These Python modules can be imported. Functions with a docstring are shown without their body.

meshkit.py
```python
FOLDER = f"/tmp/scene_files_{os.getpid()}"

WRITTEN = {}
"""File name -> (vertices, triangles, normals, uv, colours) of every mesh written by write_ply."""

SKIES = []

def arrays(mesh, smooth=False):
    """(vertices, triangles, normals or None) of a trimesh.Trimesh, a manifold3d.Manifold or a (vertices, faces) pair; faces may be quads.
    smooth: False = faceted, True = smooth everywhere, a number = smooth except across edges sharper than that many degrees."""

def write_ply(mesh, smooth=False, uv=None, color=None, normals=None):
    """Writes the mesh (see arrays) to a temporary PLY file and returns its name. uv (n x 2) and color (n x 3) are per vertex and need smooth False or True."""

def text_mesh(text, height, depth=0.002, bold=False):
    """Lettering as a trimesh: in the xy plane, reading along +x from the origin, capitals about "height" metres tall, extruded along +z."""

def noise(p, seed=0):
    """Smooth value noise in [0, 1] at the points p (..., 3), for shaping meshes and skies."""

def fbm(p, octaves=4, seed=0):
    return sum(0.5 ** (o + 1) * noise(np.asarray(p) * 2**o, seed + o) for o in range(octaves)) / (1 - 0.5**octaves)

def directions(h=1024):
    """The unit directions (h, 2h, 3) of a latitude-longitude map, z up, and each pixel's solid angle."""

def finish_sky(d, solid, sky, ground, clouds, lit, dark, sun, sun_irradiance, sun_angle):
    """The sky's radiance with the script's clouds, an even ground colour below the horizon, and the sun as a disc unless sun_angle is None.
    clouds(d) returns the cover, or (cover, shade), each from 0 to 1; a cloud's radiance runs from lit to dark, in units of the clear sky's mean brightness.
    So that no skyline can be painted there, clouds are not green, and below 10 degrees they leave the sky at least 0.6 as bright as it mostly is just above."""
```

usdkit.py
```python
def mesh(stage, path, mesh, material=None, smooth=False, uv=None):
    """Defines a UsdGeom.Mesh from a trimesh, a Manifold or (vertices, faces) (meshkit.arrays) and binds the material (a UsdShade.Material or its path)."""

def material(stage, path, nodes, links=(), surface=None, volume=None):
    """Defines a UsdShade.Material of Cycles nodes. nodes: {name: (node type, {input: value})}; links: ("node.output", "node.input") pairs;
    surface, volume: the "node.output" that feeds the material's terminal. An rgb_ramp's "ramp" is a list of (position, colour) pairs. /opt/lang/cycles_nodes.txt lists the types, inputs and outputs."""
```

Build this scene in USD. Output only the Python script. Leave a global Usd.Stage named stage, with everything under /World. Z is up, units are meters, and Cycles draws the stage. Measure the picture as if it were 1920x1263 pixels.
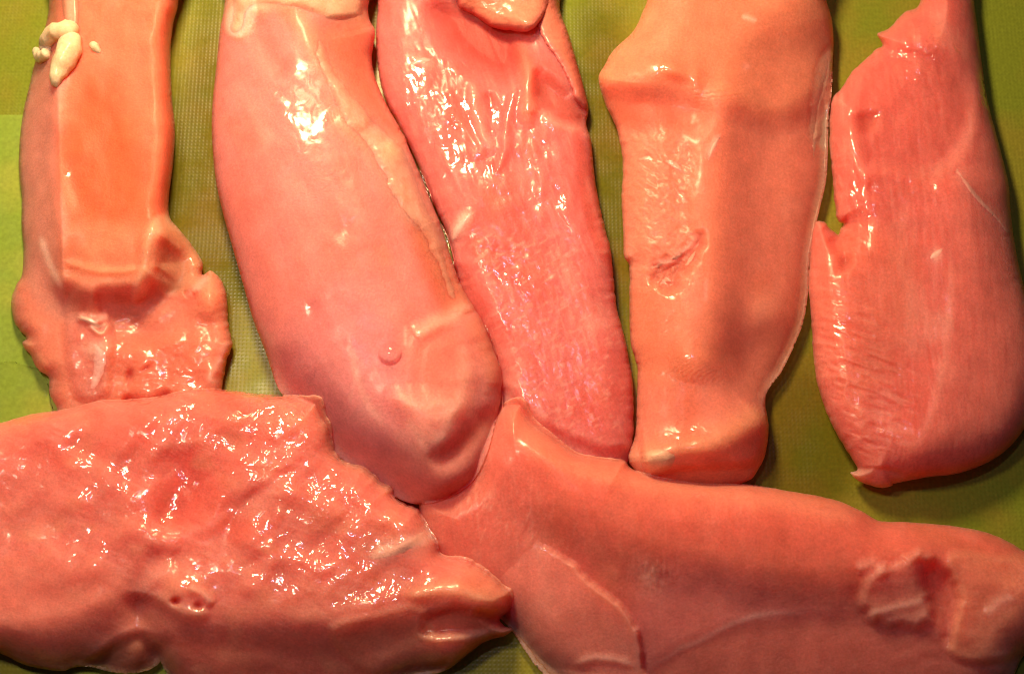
import math
import numpy as np
import shapely
from shapely.geometry import Polygon, LineString
from scipy.spatial import cKDTree, Delaunay
from pxr import Usd, UsdGeom, UsdLux, UsdShade, Gf, Sdf, Vt
import usdkit, meshkit

# ------------------------------------------------------------------ stage, camera, lamps
stage = Usd.Stage.CreateInMemory()
UsdGeom.SetStageUpAxis(stage, UsdGeom.Tokens.z)
UsdGeom.SetStageMetersPerUnit(stage, 1.0)
UsdGeom.Xform.Define(stage, '/World')

PX = 0.0002                     # the board's scale: one pixel of the photograph is 0.2 mm in the middle
TILT, DIST = math.radians(17), 0.50
CAM = np.array([0.0, -DIST * math.sin(TILT), DIST * math.cos(TILT)])
FWD = np.array([0.0, math.sin(TILT), -math.cos(TILT)])
UP = np.array([0.0, math.cos(TILT), math.sin(TILT)])
RIGHT = np.array([1.0, 0.0, 0.0])
TANX = 960 * PX / DIST
cam = UsdGeom.Camera.Define(stage, '/World/camera')
cam.AddTranslateOp().Set(Gf.Vec3d(*CAM))
cam.AddRotateXOp().Set(math.degrees(TILT))
cam.CreateHorizontalApertureAttr(36.0)
cam.CreateVerticalApertureAttr(36.0 * 673 / 1024)
cam.CreateFocalLengthAttr(18.0 / TANX)
cam.CreateClippingRangeAttr(Gf.Vec2f(0.01, 20))
cam.CreateFStopAttr(10.0)
cam.CreateFocusDistanceAttr(0.485)
cam.CreateExposureAttr(0.0)


def lamp(name, kind, pos, aim, power, color, size):
    l = getattr(UsdLux, kind).Define(stage, '/World/' + name)
    pos, aim = np.array(pos, float), np.array(aim, float)
    m = Gf.Matrix4d().SetLookAt(Gf.Vec3d(*pos), Gf.Vec3d(*aim), Gf.Vec3d(0, 1, 0.01)).GetInverse()
    l.AddTransformOp().Set(m)
    l.CreateIntensityAttr(power)
    l.CreateColorAttr(Gf.Vec3f(*color))
    l.CreateNormalizeAttr(True)
    if kind == 'RectLight':
        l.CreateWidthAttr(size[0]); l.CreateHeightAttr(size[1])
    else:
        l.CreateRadiusAttr(size)
    return l


# warm kitchen lamp beyond the top of the picture, a small cooler one nearly overhead, and the dim warm ceiling
lamp('warm_lamp', 'DiskLight', (-0.09, 0.28, 0.33), (-0.05, 0.04, 0.0), 1.05, (1.0, 0.72, 0.36), 0.046)
lamp('second_warm_lamp', 'DiskLight', (-0.175, 0.075, 0.44), (-0.1, -0.05, 0.0), 0.30, (1.0, 0.80, 0.50), 0.026)
lamp('cool_lamp', 'RectLight', (-0.10, 0.16, 0.80), (-0.03, 0.0, 0.0), 0.24, (0.72, 0.64, 1.0), (0.05, 0.025))
lamp('ceiling_glow', 'RectLight', (0.0, 0.3, 1.9), (0, 0, 0), 0.36, (1.0, 0.82, 0.74), (2.2, 2.0))


def at(u, v, z):
    """The point at height z that the photograph shows at pixel (u, v)."""
    u, v, z = np.broadcast_arrays(np.asarray(u, float), np.asarray(v, float), np.asarray(z, float))
    d = FWD + ((u - 960) / 960 * TANX)[..., None] * RIGHT + ((631.5 - v) / 960 * TANX)[..., None] * UP
    return CAM + ((z - CAM[2]) / d[..., 2])[..., None] * d


# ------------------------------------------------------------------ materials
M = {}


def meat_material(name, crinkle=1.0, sss=1.0, coat=1.0):
    nodes = {
        'col': ('attribute', {'attribute': 'tint'}),
        'wet': ('attribute', {'attribute': 'wet'}),
        'geo': ('geometry', {}),
        'n1': ('noise_texture', {'scale': 150.0, 'detail': 1.6, 'roughness': 0.4, 'distortion': 1.0}),
        'n2': ('noise_texture', {'scale': 1300.0, 'detail': 2.0, 'roughness': 0.5}),
        'n3': ('noise_texture', {'scale': 150.0, 'detail': 3.0, 'roughness': 0.6}),
        'n2s': ('math', {'math_type': 'multiply', 'value2': 0.015}),
        'sum': ('math', {'math_type': 'add'}),
        'patch': ('noise_texture', {'scale': 75.0, 'detail': 3.0, 'roughness': 0.6}),
        'pm': ('map_range', {'from_min': 0.45, 'from_max': 0.57, 'to_min': 0.12, 'to_max': 1.0, 'clamp': True}),
        'we': ('math', {'math_type': 'multiply', 'use_clamp': True}),
        'wd': ('math', {'math_type': 'multiply', 'value2': 0.00065 * crinkle}),
        'bc': ('bump', {'strength': 1.0}),
        'bb': ('bump', {'strength': 0.5, 'distance': 0.0003}),
        'mott': ('map_range', {'from_min': 0.3, 'from_max': 0.7, 'to_min': 0.90, 'to_max': 1.08}),
        'mul': ('mix', {'mix_type': 'multiply', 'fac': 1.0}), 'n4': ('noise_texture', {'scale': 1000.0, 'detail': 3.0, 'roughness': 0.7}), 'g4': ('map_range', {'from_min': 0.25, 'from_max': 0.75, 'to_min': 0.84, 'to_max': 1.14}), 'gm': ('math', {'math_type': 'multiply'}),
        'cw': ('map_range', {'from_min': 0.0, 'from_max': 0.8, 'to_min': 0.0 * coat, 'to_max': 1.0 * coat, 'clamp': True}),
        'cr': ('map_range', {'from_min': 0.0, 'from_max': 1.0, 'to_min': 0.24, 'to_max': 0.075, 'clamp': True}),
        'p': ('principled_bsdf', {'roughness': 0.42, 'specular_ior_level': 0.09, 'subsurface_method': 'random_walk', 'subsurface_weight': 0.75 * sss,
                                  'subsurface_scale': 0.0026, 'subsurface_radius': (1.0, 0.36, 0.22), 'coat_ior': 1.6}),
    }
    links = [('geo.position', 'n1.vector'), ('geo.position', 'n2.vector'), ('geo.position', 'n3.vector'),
             ('n2.fac', 'n2s.value1'), ('n1.fac', 'sum.value1'), ('n2s.value', 'sum.value2'),
             ('geo.position', 'patch.vector'), ('patch.fac', 'pm.value'), ('wet.fac', 'we.value1'), ('pm.result', 'we.value2'), ('wet.fac', 'wd.value1'), ('wd.value', 'bc.distance'), ('sum.value', 'bc.height'), ('n2.fac', 'bb.height'),
             ('n3.fac', 'mott.value'), ('col.color', 'mul.color1'), ('geo.position', 'n4.vector'), ('n4.fac', 'g4.value'), ('g4.result', 'gm.value1'), ('mott.result', 'gm.value2'), ('gm.value', 'mul.color2'), ('mul.color', 'p.base_color'),
             ('we.value', 'cw.value'), ('cw.result', 'p.coat_weight'), ('we.value', 'cr.value'), ('cr.result', 'p.coat_roughness'),
             ('bc.normal', 'p.coat_normal'), ('bb.normal', 'p.normal')]
    return usdkit.material(stage, '/World/Looks/' + name, nodes, links, surface='p.BSDF')


M['flesh'] = meat_material('raw_flesh')
M['flap'] = meat_material('torn_flesh', sss=0.12)
M['thin'] = meat_material('thin_fat', crinkle=0.7, sss=0.2)
M['fat'] = meat_material('pale_fat', crinkle=0.7, sss=0.6)


# where pinkish juice has soaked the board: centre and half sizes in metres
STAINS = [(-0.118, 0.050, 0.020, 0.105), (0.037, 0.065, 0.017, 0.085), (0.106, -0.036, 0.024, 0.040), (-0.145, -0.02, 0.02, 0.02)]


def board_material(name, base, base2, dots):
    nodes = {
        'geo': ('geometry', {}), 'sep': ('separate_xyz', {}),
        'sx': ('math', {'math_type': 'multiply', 'value2': 2 * math.pi / 0.00150}), 'sy': ('math', {'math_type': 'multiply', 'value2': 2 * math.pi / 0.00146}),
        'cx': ('math', {'math_type': 'cosine'}), 'cy': ('math', {'math_type': 'cosine'}),
        'px': ('math', {'math_type': 'multiply_add', 'value2': 0.5, 'value3': 0.5}), 'py': ('math', {'math_type': 'multiply_add', 'value2': 0.5, 'value3': 0.5}),
        'pp': ('math', {'math_type': 'multiply'}),
        'big': ('noise_texture', {'scale': 28.0, 'detail': 3.0}), 'fine': ('noise_texture', {'scale': 700.0, 'detail': 3.0}),
        'mid': ('noise_texture', {'scale': 90.0, 'detail': 2.0}),
        'vary': ('map_range', {'from_min': 0.35, 'from_max': 0.65, 'to_min': 0.5, 'to_max': 1.2, 'clamp': True}),
        'ppv': ('math', {'math_type': 'multiply'}),
        'add': ('math', {'math_type': 'multiply_add', 'value2': 0.35}),
        'bump': ('bump', {'strength': 1.0, 'distance': 0.000055 if dots else 0.00005}),
        'cf': ('map_range', {'from_min': 0.42, 'from_max': 0.6, 'clamp': True}),
        'mix': ('mix', {'color1': base, 'color2': base2}),
        'ff': ('map_range', {'from_min': 0.2, 'from_max': 0.8, 'to_min': 0.82, 'to_max': 1.15}),
        'mul': ('mix', {'mix_type': 'multiply', 'fac': 1.0}),
        'ro': ('map_range', {'from_min': 0.3, 'from_max': 0.7, 'to_min': 0.2, 'to_max': 0.42, 'clamp': True}),
        **{'m%d' % k: ('mapping', {'location': (-cx / rx, -cy / ry, 0), 'scale': (1 / rx, 1 / ry, 0)}) for k, (cx, cy, rx, ry) in enumerate(STAINS)},
        **{'l%d' % k: ('vector_math', {'math_type': 'length'}) for k in range(len(STAINS))},
        **{'k%d' % k: ('math', {'math_type': 'multiply_add', 'value2': 0.9, 'value3': -0.45}) for k in range(len(STAINS))},
        **{'a%d' % k: ('math', {'math_type': 'add'}) for k in range(len(STAINS))},
        **{'r%d' % k: ('map_range', {'range_type': 'smoothstep', 'from_min': 0.55, 'from_max': 1.25, 'to_min': 1.0, 'to_max': 0.0, 'clamp': True}) for k in range(len(STAINS))},
        **{'x%d' % k: ('math', {'math_type': 'maximum', 'value1': 0.0}) for k in range(len(STAINS))},
        'st': ('mix', {'mix_type': 'multiply', 'color2': (0.62, 0.50, 0.42)}),
        'rs': ('math', {'math_type': 'multiply_add', 'value2': -0.04}),
        'p': ('principled_bsdf', {'specular_ior_level': 0.18, 'subsurface_weight': 0.0}),
    }
    links = [('geo.position', 'sep.vector'), ('sep.x', 'sx.value1'), ('sep.y', 'sy.value1'), ('sx.value', 'cx.value1'), ('sy.value', 'cy.value1'),
             ('cx.value', 'px.value1'), ('cy.value', 'py.value1'), ('px.value', 'pp.value1'), ('py.value', 'pp.value2'),
             ('geo.position', 'big.vector'), ('geo.position', 'fine.vector'), ('geo.position', 'mid.vector'),
             ('mid.fac', 'vary.value'), ('pp.value', 'ppv.value1'), ('vary.result', 'ppv.value2'),
             ('fine.fac', 'add.value1'), ('ppv.value' if dots else 'mid.fac', 'add.value3'), ('add.value', 'bump.height'), ('bump.normal', 'p.normal'),
             ('big.fac', 'cf.value'), ('cf.result', 'mix.fac'), ('mix.color', 'mul.color1'), ('fine.fac', 'ff.value'), ('ff.result', 'mul.color2'),
             ('mul.color', 'st.color1'), ('st.color', 'p.base_color'), ('mid.fac', 'ro.value')]
    for k in range(len(STAINS)):
        links += [('geo.position', 'm%d.vector' % k), ('m%d.vector' % k, 'l%d.vector1' % k), ('big.fac', 'k%d.value1' % k), ('l%d.value' % k, 'a%d.value1' % k), ('k%d.value' % k, 'a%d.value2' % k), ('a%d.value' % k, 'r%d.value' % k), ('r%d.result' % k, 'x%d.value2' % k)]
        if k:
            links.append(('x%d.value' % (k - 1), 'x%d.value1' % k))
    last = 'x%d.value' % (len(STAINS) - 1)
    links += [(last, 'st.fac'), (last, 'rs.value1'), ('ro.result', 'rs.value3'), ('rs.value', 'p.roughness')]
    return usdkit.material(stage, '/World/Looks/' + name, nodes, links, surface='p.BSDF')


M['board'] = board_material('textured_green_plastic', (0.165, 0.20, 0.019), (0.21, 0.19, 0.023), True)
M['panel'] = board_material('smooth_green_plastic', (0.20, 0.29, 0.040), (0.26, 0.31, 0.048), False)
M['film'] = usdkit.material(stage, '/World/Looks/clear_juice', {
    'geo': ('geometry', {}), 'n': ('noise_texture', {'scale': 260.0, 'detail': 3.0}), 'b': ('bump', {'strength': 0.7, 'distance': 0.0006}),
    't': ('transparent_bsdf', {'color': (0.99, 0.98, 0.97)}), 'g': ('glossy_bsdf', {'color': (1, 1, 1), 'roughness': 0.06}),
    'f': ('fresnel', {'IOR': 1.16}), 'm': ('mix_closure', {})},
    [('geo.position', 'n.vector'), ('n.fac', 'b.height'), ('b.normal', 'g.normal'), ('b.normal', 'f.normal') if False else ('f.fac', 'm.fac'), ('t.BSDF', 'm.closure1'), ('g.BSDF', 'm.closure2')], surface='m.closure')

# ------------------------------------------------------------------ shape toolkit
SEED = np.random.default_rng(7)


def spline(pts, closed=True, step=3.0):
    """Catmull-Rom curve through the points, sampled about every step pixels."""
    p = np.asarray(pts, float)
    n = len(p)
    out = []
    for i in range(n if closed else n - 1):
        if closed:
            a, b, c, d = p[(i - 1) % n], p[i], p[(i + 1) % n], p[(i + 2) % n]
        else:
            a, b, c, d = p[max(i - 1, 0)], p[i], p[i + 1], p[min(i + 2, n - 1)]
        k = max(2, int(np.linalg.norm(c - b) / step))
        t = np.linspace(0, 1, k, endpoint=False)[:, None]
        out.append(0.5 * (2 * b + (c - a) * t + (2 * a - 5 * b + 4 * c - d) * t**2 + (3 * b - a - 3 * c + d) * t**3))
    if not closed:
        out.append(p[-1:])
    return np.concatenate(out)


def smooth(x):
    x = np.clip(x, 0, 1)
    return x * x * (3 - 2 * x)


def ell(x):
    x = np.clip(x, 0, 1)
    return np.sqrt(np.maximum(0, 1 - (1 - x) ** 2))


def nz(P, su, sv=None, ang=0.0, seed=0, octaves=1):
    """Smooth noise -1..1, su long along the direction ang (degrees) and sv across it, in pixels."""
    sv = sv or su
    a = math.radians(ang)
    x, y = P[:, 0] * math.cos(a) + P[:, 1] * math.sin(a), -P[:, 0] * math.sin(a) + P[:, 1] * math.cos(a)
    q = np.stack([x / su + 311.7, y / sv + 97.3, np.full(len(P), seed * 3.17 + 0.5)], 1)
    f = meshkit.fbm(q, octaves, seed) if octaves > 1 else meshkit.noise(q, seed)
    return 2 * f - 1


class Feature:
    def __init__(s, h=0.0, c=None, a=1.0, w=None):
        s.h, s.c, s.a, s.w = h, None if c is None else np.asarray(c, float), a, w


class G(Feature):            # a soft bump
    def __init__(s, u, v, su, sv=None, ang=0.0, **k):
        super().__init__(**k); s.p = (u, v, su, sv or su, math.radians(ang))

    def weight(s, P):
        u, v, su, sv, a = s.p
        dx, dy = P[:, 0] - u, P[:, 1] - v
        x, y = dx * math.cos(a) + dy * math.sin(a), -dx * math.sin(a) + dy * math.cos(a)
        return np.exp(-(x / su) ** 2 - (y / sv) ** 2)


class S(Feature):            # a ridge or groove along a line
    def __init__(s, pts, width, ends=0.25, wob=0.0, **k):
        super().__init__(**k); s.q = spline(pts, False, 3.0); s.width, s.ends, s.wob = width, ends, wob

    def weight(s, P):
        q = s.q + (np.stack([nz(s.q, 24, seed=51), nz(s.q, 24, seed=52)], 1) * s.wob if s.wob else 0)
        d, i = cKDTree(q).query(P)
        t = i / max(1, len(q) - 1)
        e = 1.0 if s.ends <= 0 else smooth(np.minimum(t, 1 - t) / s.ends + 0.12)
        return np.exp(-(d / (s.width * (0.55 + 0.45 * e))) ** 2) * e


class R(Feature):            # a region with a soft border (blur wide, half of it inside); inner: the whole border lies inside
    def __init__(s, pts, blur, inner=False, wob=0.0, curve=smooth, less=None, **k):
        super().__init__(**k); s.less = less; s.q = spline(pts, True, 3.0); s.blur, s.inner, s.curve = blur, inner, curve
        if wob:
            s.q = s.q + np.stack([nz(s.q, 17, seed=61), nz(s.q, 17, seed=62)], 1) * wob

    def weight(s, P):
        d, _ = cKDTree(s.q).query(P)
        d = np.where(shapely.contains_xy(Polygon(s.q).buffer(0), P[:, 0], P[:, 1]), d, -d)
        w = s.curve(d / s.blur + (0.0 if s.inner else 0.5))
        return w * (1 - s.less.weight(P)) if s.less else w


class L(Feature):            # a slope from p0 to p1, full beyond p1
    def __init__(s, p0, p1, within=None, **k):
        super().__init__(**k); s.p0, s.p1, s.within = np.array(p0, float), np.array(p1, float), within

    def weight(s, P):
        d = s.p1 - s.p0
        t = np.clip((P - s.p0) @ d / (d @ d), 0, 1)
        return t ** 1.6 * (s.within.weight(P) if s.within else 1.0)


class N(Feature):            # noise, everywhere or within a region
    def __init__(s, su, sv=None, ang=0.0, seed=0, octaves=1, within=None, lo=-1.0, hi=1.0, ridge=False, **k):
        super().__init__(**k); s.p = (su, sv, ang, seed, octaves); s.within, s.lo, s.hi, s.ridge = within, lo, hi, ridge

    def weight(s, P):
        f = nz(P, *s.p)
        if s.ridge:
            f = 1 - 2 * np.abs(f)
        f = smooth((f - s.lo) / (s.hi - s.lo)) if s.c is not None or s.w is not None else f
        return f * (s.within.weight(P) if s.within else 1.0)


class Body:
    """A lump of meat: its outline in the plan the camera sees, and heights in millimetres above the board for every point of it."""

    def __init__(s, outline, H, He, R, feats, base, wet=0.2, ramp=18.0, jag=0.8, floor=0.15, below=(), tmin=1.6, jagscale=9, power=1.0, Rb=None):
        q = spline(outline, True, 2.6)
        t = np.roll(q, -1, 0) - np.roll(q, 1, 0)
        nrm = np.stack([t[:, 1], -t[:, 0]], 1) / np.maximum(np.linalg.norm(t, axis=1, keepdims=True), 1e-9)
        f = 0.65 * nz(q, jagscale, seed=11) + 0.5 * nz(q, jagscale * 3.1, seed=12) + 0.25 * nz(q, jagscale * 0.45, seed=13)
        q = q + nrm * (f * (jag(q) if callable(jag) else jag))[:, None]
        poly = Polygon(q).buffer(0)
        if poly.geom_type != 'Polygon':
            poly = max(poly.geoms, key=lambda g: g.area)
        s.poly = poly
        s.ring = np.asarray(poly.exterior.coords)[:-1]
        dens = np.asarray(poly.exterior.segmentize(1.0).coords)
        s.tree = cKDTree(dens)
        s.H, s.He, s.R, s.feats, s.base, s.wet, s.ramp, s.floor, s.below, s.tmin, s.power = H, He, R, feats, np.asarray(base, float), wet, ramp, floor, list(below), tmin, power
        s.Rb = Rb or R * 0.8
        s.zmin = 0.6

    def edge(s, P):
        d, _ = s.tree.query(P)
        return d

    def inside(s, P):
        return shapely.contains_xy(s.poly, P[:, 0], P[:, 1])

    def under(s, P):
        z = np.full(len(P), s.floor)
        for b in s.below:
            i = b.inside(P)
            if i.any():
                t = np.zeros(len(P))
                t[i] = b.top(P[i])[0] + 0.15
                z = np.maximum(z, t)
        return z

    def top(s, P, full=False, d=None):
        d = s.edge(P) if d is None else d
        h = (s.H - s.He) * ell(d / s.R) ** s.power
        col = np.repeat(s.base[None], len(P), 0)
        wet = np.full(len(P), float(s.wet))
        f = np.zeros(len(P))
        for x in s.feats:
            if not full and not x.h:
                continue
            w = x.weight(P)
            f = f + x.h * w
            if full and x.c is not None:
                k = np.clip(x.a * w, 0, 1)[:, None]
                col = col * (1 - k) + x.c * k
            if full and x.w is not None:
                k = np.clip(w, 0, 1)
                wet = wet * (1 - k) + x.w * k
        z = s.He + h + f * ell(d / s.ramp)
        z = np.maximum(z, s.zmin)
        return z, np.clip(col * (0.80, 0.47, 0.46), 0.01, 0.95), np.clip(wet, 0, 4)

    def mesh(s, step=2.6):
        """Closed mesh: top and underside share the outline. Returns vertices (pixels u, v and z in metres), faces, tint, wet."""
        x0, y0, x1, y1 = s.poly.bounds

        def cloud(g, rings):
            xs, ys = np.arange(x0, x1, g), np.arange(y0, y1, g * 0.866)
            P = np.stack(np.meshgrid(xs, ys), -1)
            P[1::2, :, 0] += g / 2
            P = P.reshape(-1, 2)
            P = P[s.inside(P)]
            P = P[s.edge(P) > max(g * 0.7, rings[-1] + g * 0.4 if rings else 0)]
            extra = []
            for r in rings:
                b = s.poly.buffer(-r)
                for gg in getattr(b, 'geoms', [b]):
                    if gg.area > 4:
                        extra.append(np.asarray(gg.exterior.segmentize(2.6).simplify(0.05).coords)[:-1])
            return np.concatenate([s.ring] + extra + [P])

        def tri(P):
            f = Delaunay(P).simplices
            c = P[f].mean(1)
            f = f[shapely.contains_xy(s.poly, c[:, 0], c[:, 1])]
            a, b, c = P[f[:, 0]], P[f[:, 1]], P[f[:, 2]]
            cr = (b[:, 0] - a[:, 0]) * (c[:, 1] - a[:, 1]) - (b[:, 1] - a[:, 1]) * (c[:, 0] - a[:, 0])
            f = f[np.abs(cr) > 1e-6]
            cr = cr[np.abs(cr) > 1e-6]
            f[cr > 0] = f[cr > 0][:, ::-1]         # v runs down, so this is counter-clockwise seen from above
            return f

        nb = len(s.ring)
        A = cloud(step, [0.5, 1.4])
        dA = s.edge(A); dA[:nb] = 0
        z, col, wet = s.top(A, True, dA)
        low = s.under(A)
        z = np.maximum(z, low + s.tmin * (0.35 + 0.65 * ell(dA / 12)))
        fa = tri(A)
        B = cloud(max(9.0, step * 3), [2.5])
        dB = s.edge(B); dB[:nb] = 0
        zr = np.concatenate([z[:nb], np.zeros(len(B) - nb)])
        _, near = cKDTree(s.ring).query(B)
        zb = np.maximum(s.under(B), z[:nb][near] * (1 - ell(dB / s.Rb)))
        zb[:nb] = z[:nb]
        fb = tri(B)[:, ::-1]
        mp = np.concatenate([np.arange(nb), len(A) + np.arange(len(B) - nb)])
        V = np.concatenate([np.column_stack([A, z]), np.column_stack([B[nb:], zb[nb:]])])
        F = np.concatenate([fa, mp[fb]])
        _, colb, wetb = s.top(B[nb:], True, dB[nb:]) if False else (0, np.repeat(s.base[None], len(B) - nb, 0), np.full(len(B) - nb, s.wet))
        return V, F, np.concatenate([col, colb]), np.concatenate([wet, wetb])


# ------------------------------------------------------------------ things and parts
used = {}


def numbered(path):
    k = used.get(path, 0)
    used[path] = k + 1
    return path if k == 0 else '%s_%03d' % (path, k)


def thing(name, label, cat, loc=(0, 0, 0), group=None):
    x = UsdGeom.Xform.Define(stage, numbered('/World/' + name))
    x.AddTranslateOp().Set(Gf.Vec3d(*map(float, loc)))
    p = x.GetPrim()
    p.SetCustomDataByKey('label', label); p.SetCustomDataByKey('category', cat)
    if group:
        p.SetCustomDataByKey('group', group)
    return p, np.asarray(loc, float)


def put(parent, name, verts, faces, mat, tint=None, wet=None, label=None, sm=True):
    path = numbered(str(parent[0].GetPath()) + '/' + name)
    m = usdkit.mesh(stage, path, (np.asarray(verts) - parent[1], faces), mat, smooth=sm)
    api = UsdGeom.PrimvarsAPI(m)
    if tint is not None:
        api.CreatePrimvar('tint', Sdf.ValueTypeNames.Color3fArray, 'vertex').Set(Vt.Vec3fArray.FromNumpy(np.asarray(tint, np.float32)))
        api.CreatePrimvar('wet', Sdf.ValueTypeNames.FloatArray, 'vertex').Set(Vt.FloatArray.FromNumpy(np.asarray(wet, np.float32)))
    if label:
        m.GetPrim().SetCustomDataByKey('label', label)
    return m


def put_body(parent, name, body, mat, step=2.6, label=None):
    V, F, tint, wet = body.mesh(step)
    return put(parent, name, at(V[:, 0], V[:, 1], V[:, 2] / 1000), F, mat, tint, wet, label)


def overlay(parent, name, host, outline, t, base, feats=(), wet=0.3, mat='fat', R=10, jag=0.8, sink=4.5, label=None, step=2.6, lift=None, He=0.0, crisp=False, mixin=16.0, fade=0.0):
    """A patch of fat, film or torn flesh that grows on its host's upper surface, t mm thick."""
    b = Body(outline, t, He, R, list(feats), base, wet, ramp=6.0, jag=jag)
    own = b.top
    b.zmin = -0.3
    hosts = host if isinstance(host, (list, tuple)) else [host]

    def ground(P):
        z = np.max([h.top(P)[0] for h in hosts], 0)
        return z + (lift(P) if lift else 0)

    def top(P, full=False, d=None):
        dd = b.edge(P) if d is None else d
        z, c, w = own(P, full, dd)
        if not crisp:
            z = z * smooth(dd / R) - min(0.45, 0.25 * t + 0.03) * (1 - smooth(dd / R))
        else:
            z = z - 0.6 * (1 - ell(dd / 4))
        if full:
            g = [h.top(P, True) for h in hosts]
            k = (smooth(dd / mixin) * (smooth(z / fade) if fade else 1.0))[:, None]
            c = g[0][1] * (1 - k) + c * k
            w = g[0][2] * (1 - k[:, 0]) + w * k[:, 0]
        return z + ground(P), c, w
    b.top = top
    b.under = lambda P: ground(P) - sink
    b.tmin = 0.05
    b.Rb = 1.5
    # the underside must stay just within the host
    put_body(parent, name, b, M[mat], step, label)
    return b


def ribbon(pts, widths):
    """Outline of a strip along the points with a width at each."""
    q = spline(pts, False, 6.0)
    w = np.interp(np.linspace(0, 1, len(q)), np.linspace(0, 1, len(widths)), widths)
    t = np.gradient(q, axis=0)
    n = np.stack([t[:, 1], -t[:, 0]], 1) / np.maximum(np.linalg.norm(t, axis=1, keepdims=True), 1e-9)
    k = slice(None, None, 2)
    return np.concatenate([(q + n * w[:, None] / 2)[k], (q - n * w[:, None] / 2)[::-1][k]])


def tube(pts, radii, sides=14, n=60):
    """Closed rounded tube through 3-D points (metres)."""
    p = np.asarray(pts, float)
    t = np.linspace(0, len(p) - 1, n)
    from scipy.interpolate import CubicSpline
    c = CubicSpline(np.arange(len(p)), p)(t)
    r = np.interp(t, np.arange(len(p)), radii)
    tan = np.gradient(c, axis=0); tan /= np.linalg.norm(tan, axis=1, keepdims=True)
    side = np.cross(tan, [0, 0, 1.0]); side /= np.maximum(np.linalg.norm(side, axis=1, keepdims=True), 1e-9)
    up = np.cross(side, tan)
    s = np.linspace(0, 1, n)
    cap = np.minimum(1, np.sqrt(np.minimum(1, np.minimum(s, 1 - s) * 14)) + 0.02)
    a = np.linspace(0, 2 * math.pi, sides, endpoint=False)
    V = (c[:, None] + (r * cap)[:, None, None] * (np.cos(a)[None, :, None] * side[:, None] + np.sin(a)[None, :, None] * up[:, None])).reshape(-1, 3)
    V = V + 0.00050 * (np.stack([meshkit.noise(V * 330, k) for k in (1, 2, 3)], 1) * 2 - 1)
    F = []
    for i in range(n - 1):
        for j in range(sides):
            q0, q1 = i * sides + j, i * sides + (j + 1) % sides
            F += [(q0, q1, q1 + sides), (q0, q1 + sides, q0 + sides)]
    V = np.concatenate([V, c[:1], c[-1:]])
    k = len(V) - 2
    for j in range(sides):
        F += [(k, (j + 1) % sides, j), (k + 1, (n - 1) * sides + j, (n - 1) * sides + (j + 1) % sides)]
    return V, np.array(F)


# ------------------------------------------------------------------ the cutting board
board = thing('cutting_board', 'bright green plastic cutting board with fine raised dots under all the raw meat', 'cutting board')


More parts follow.
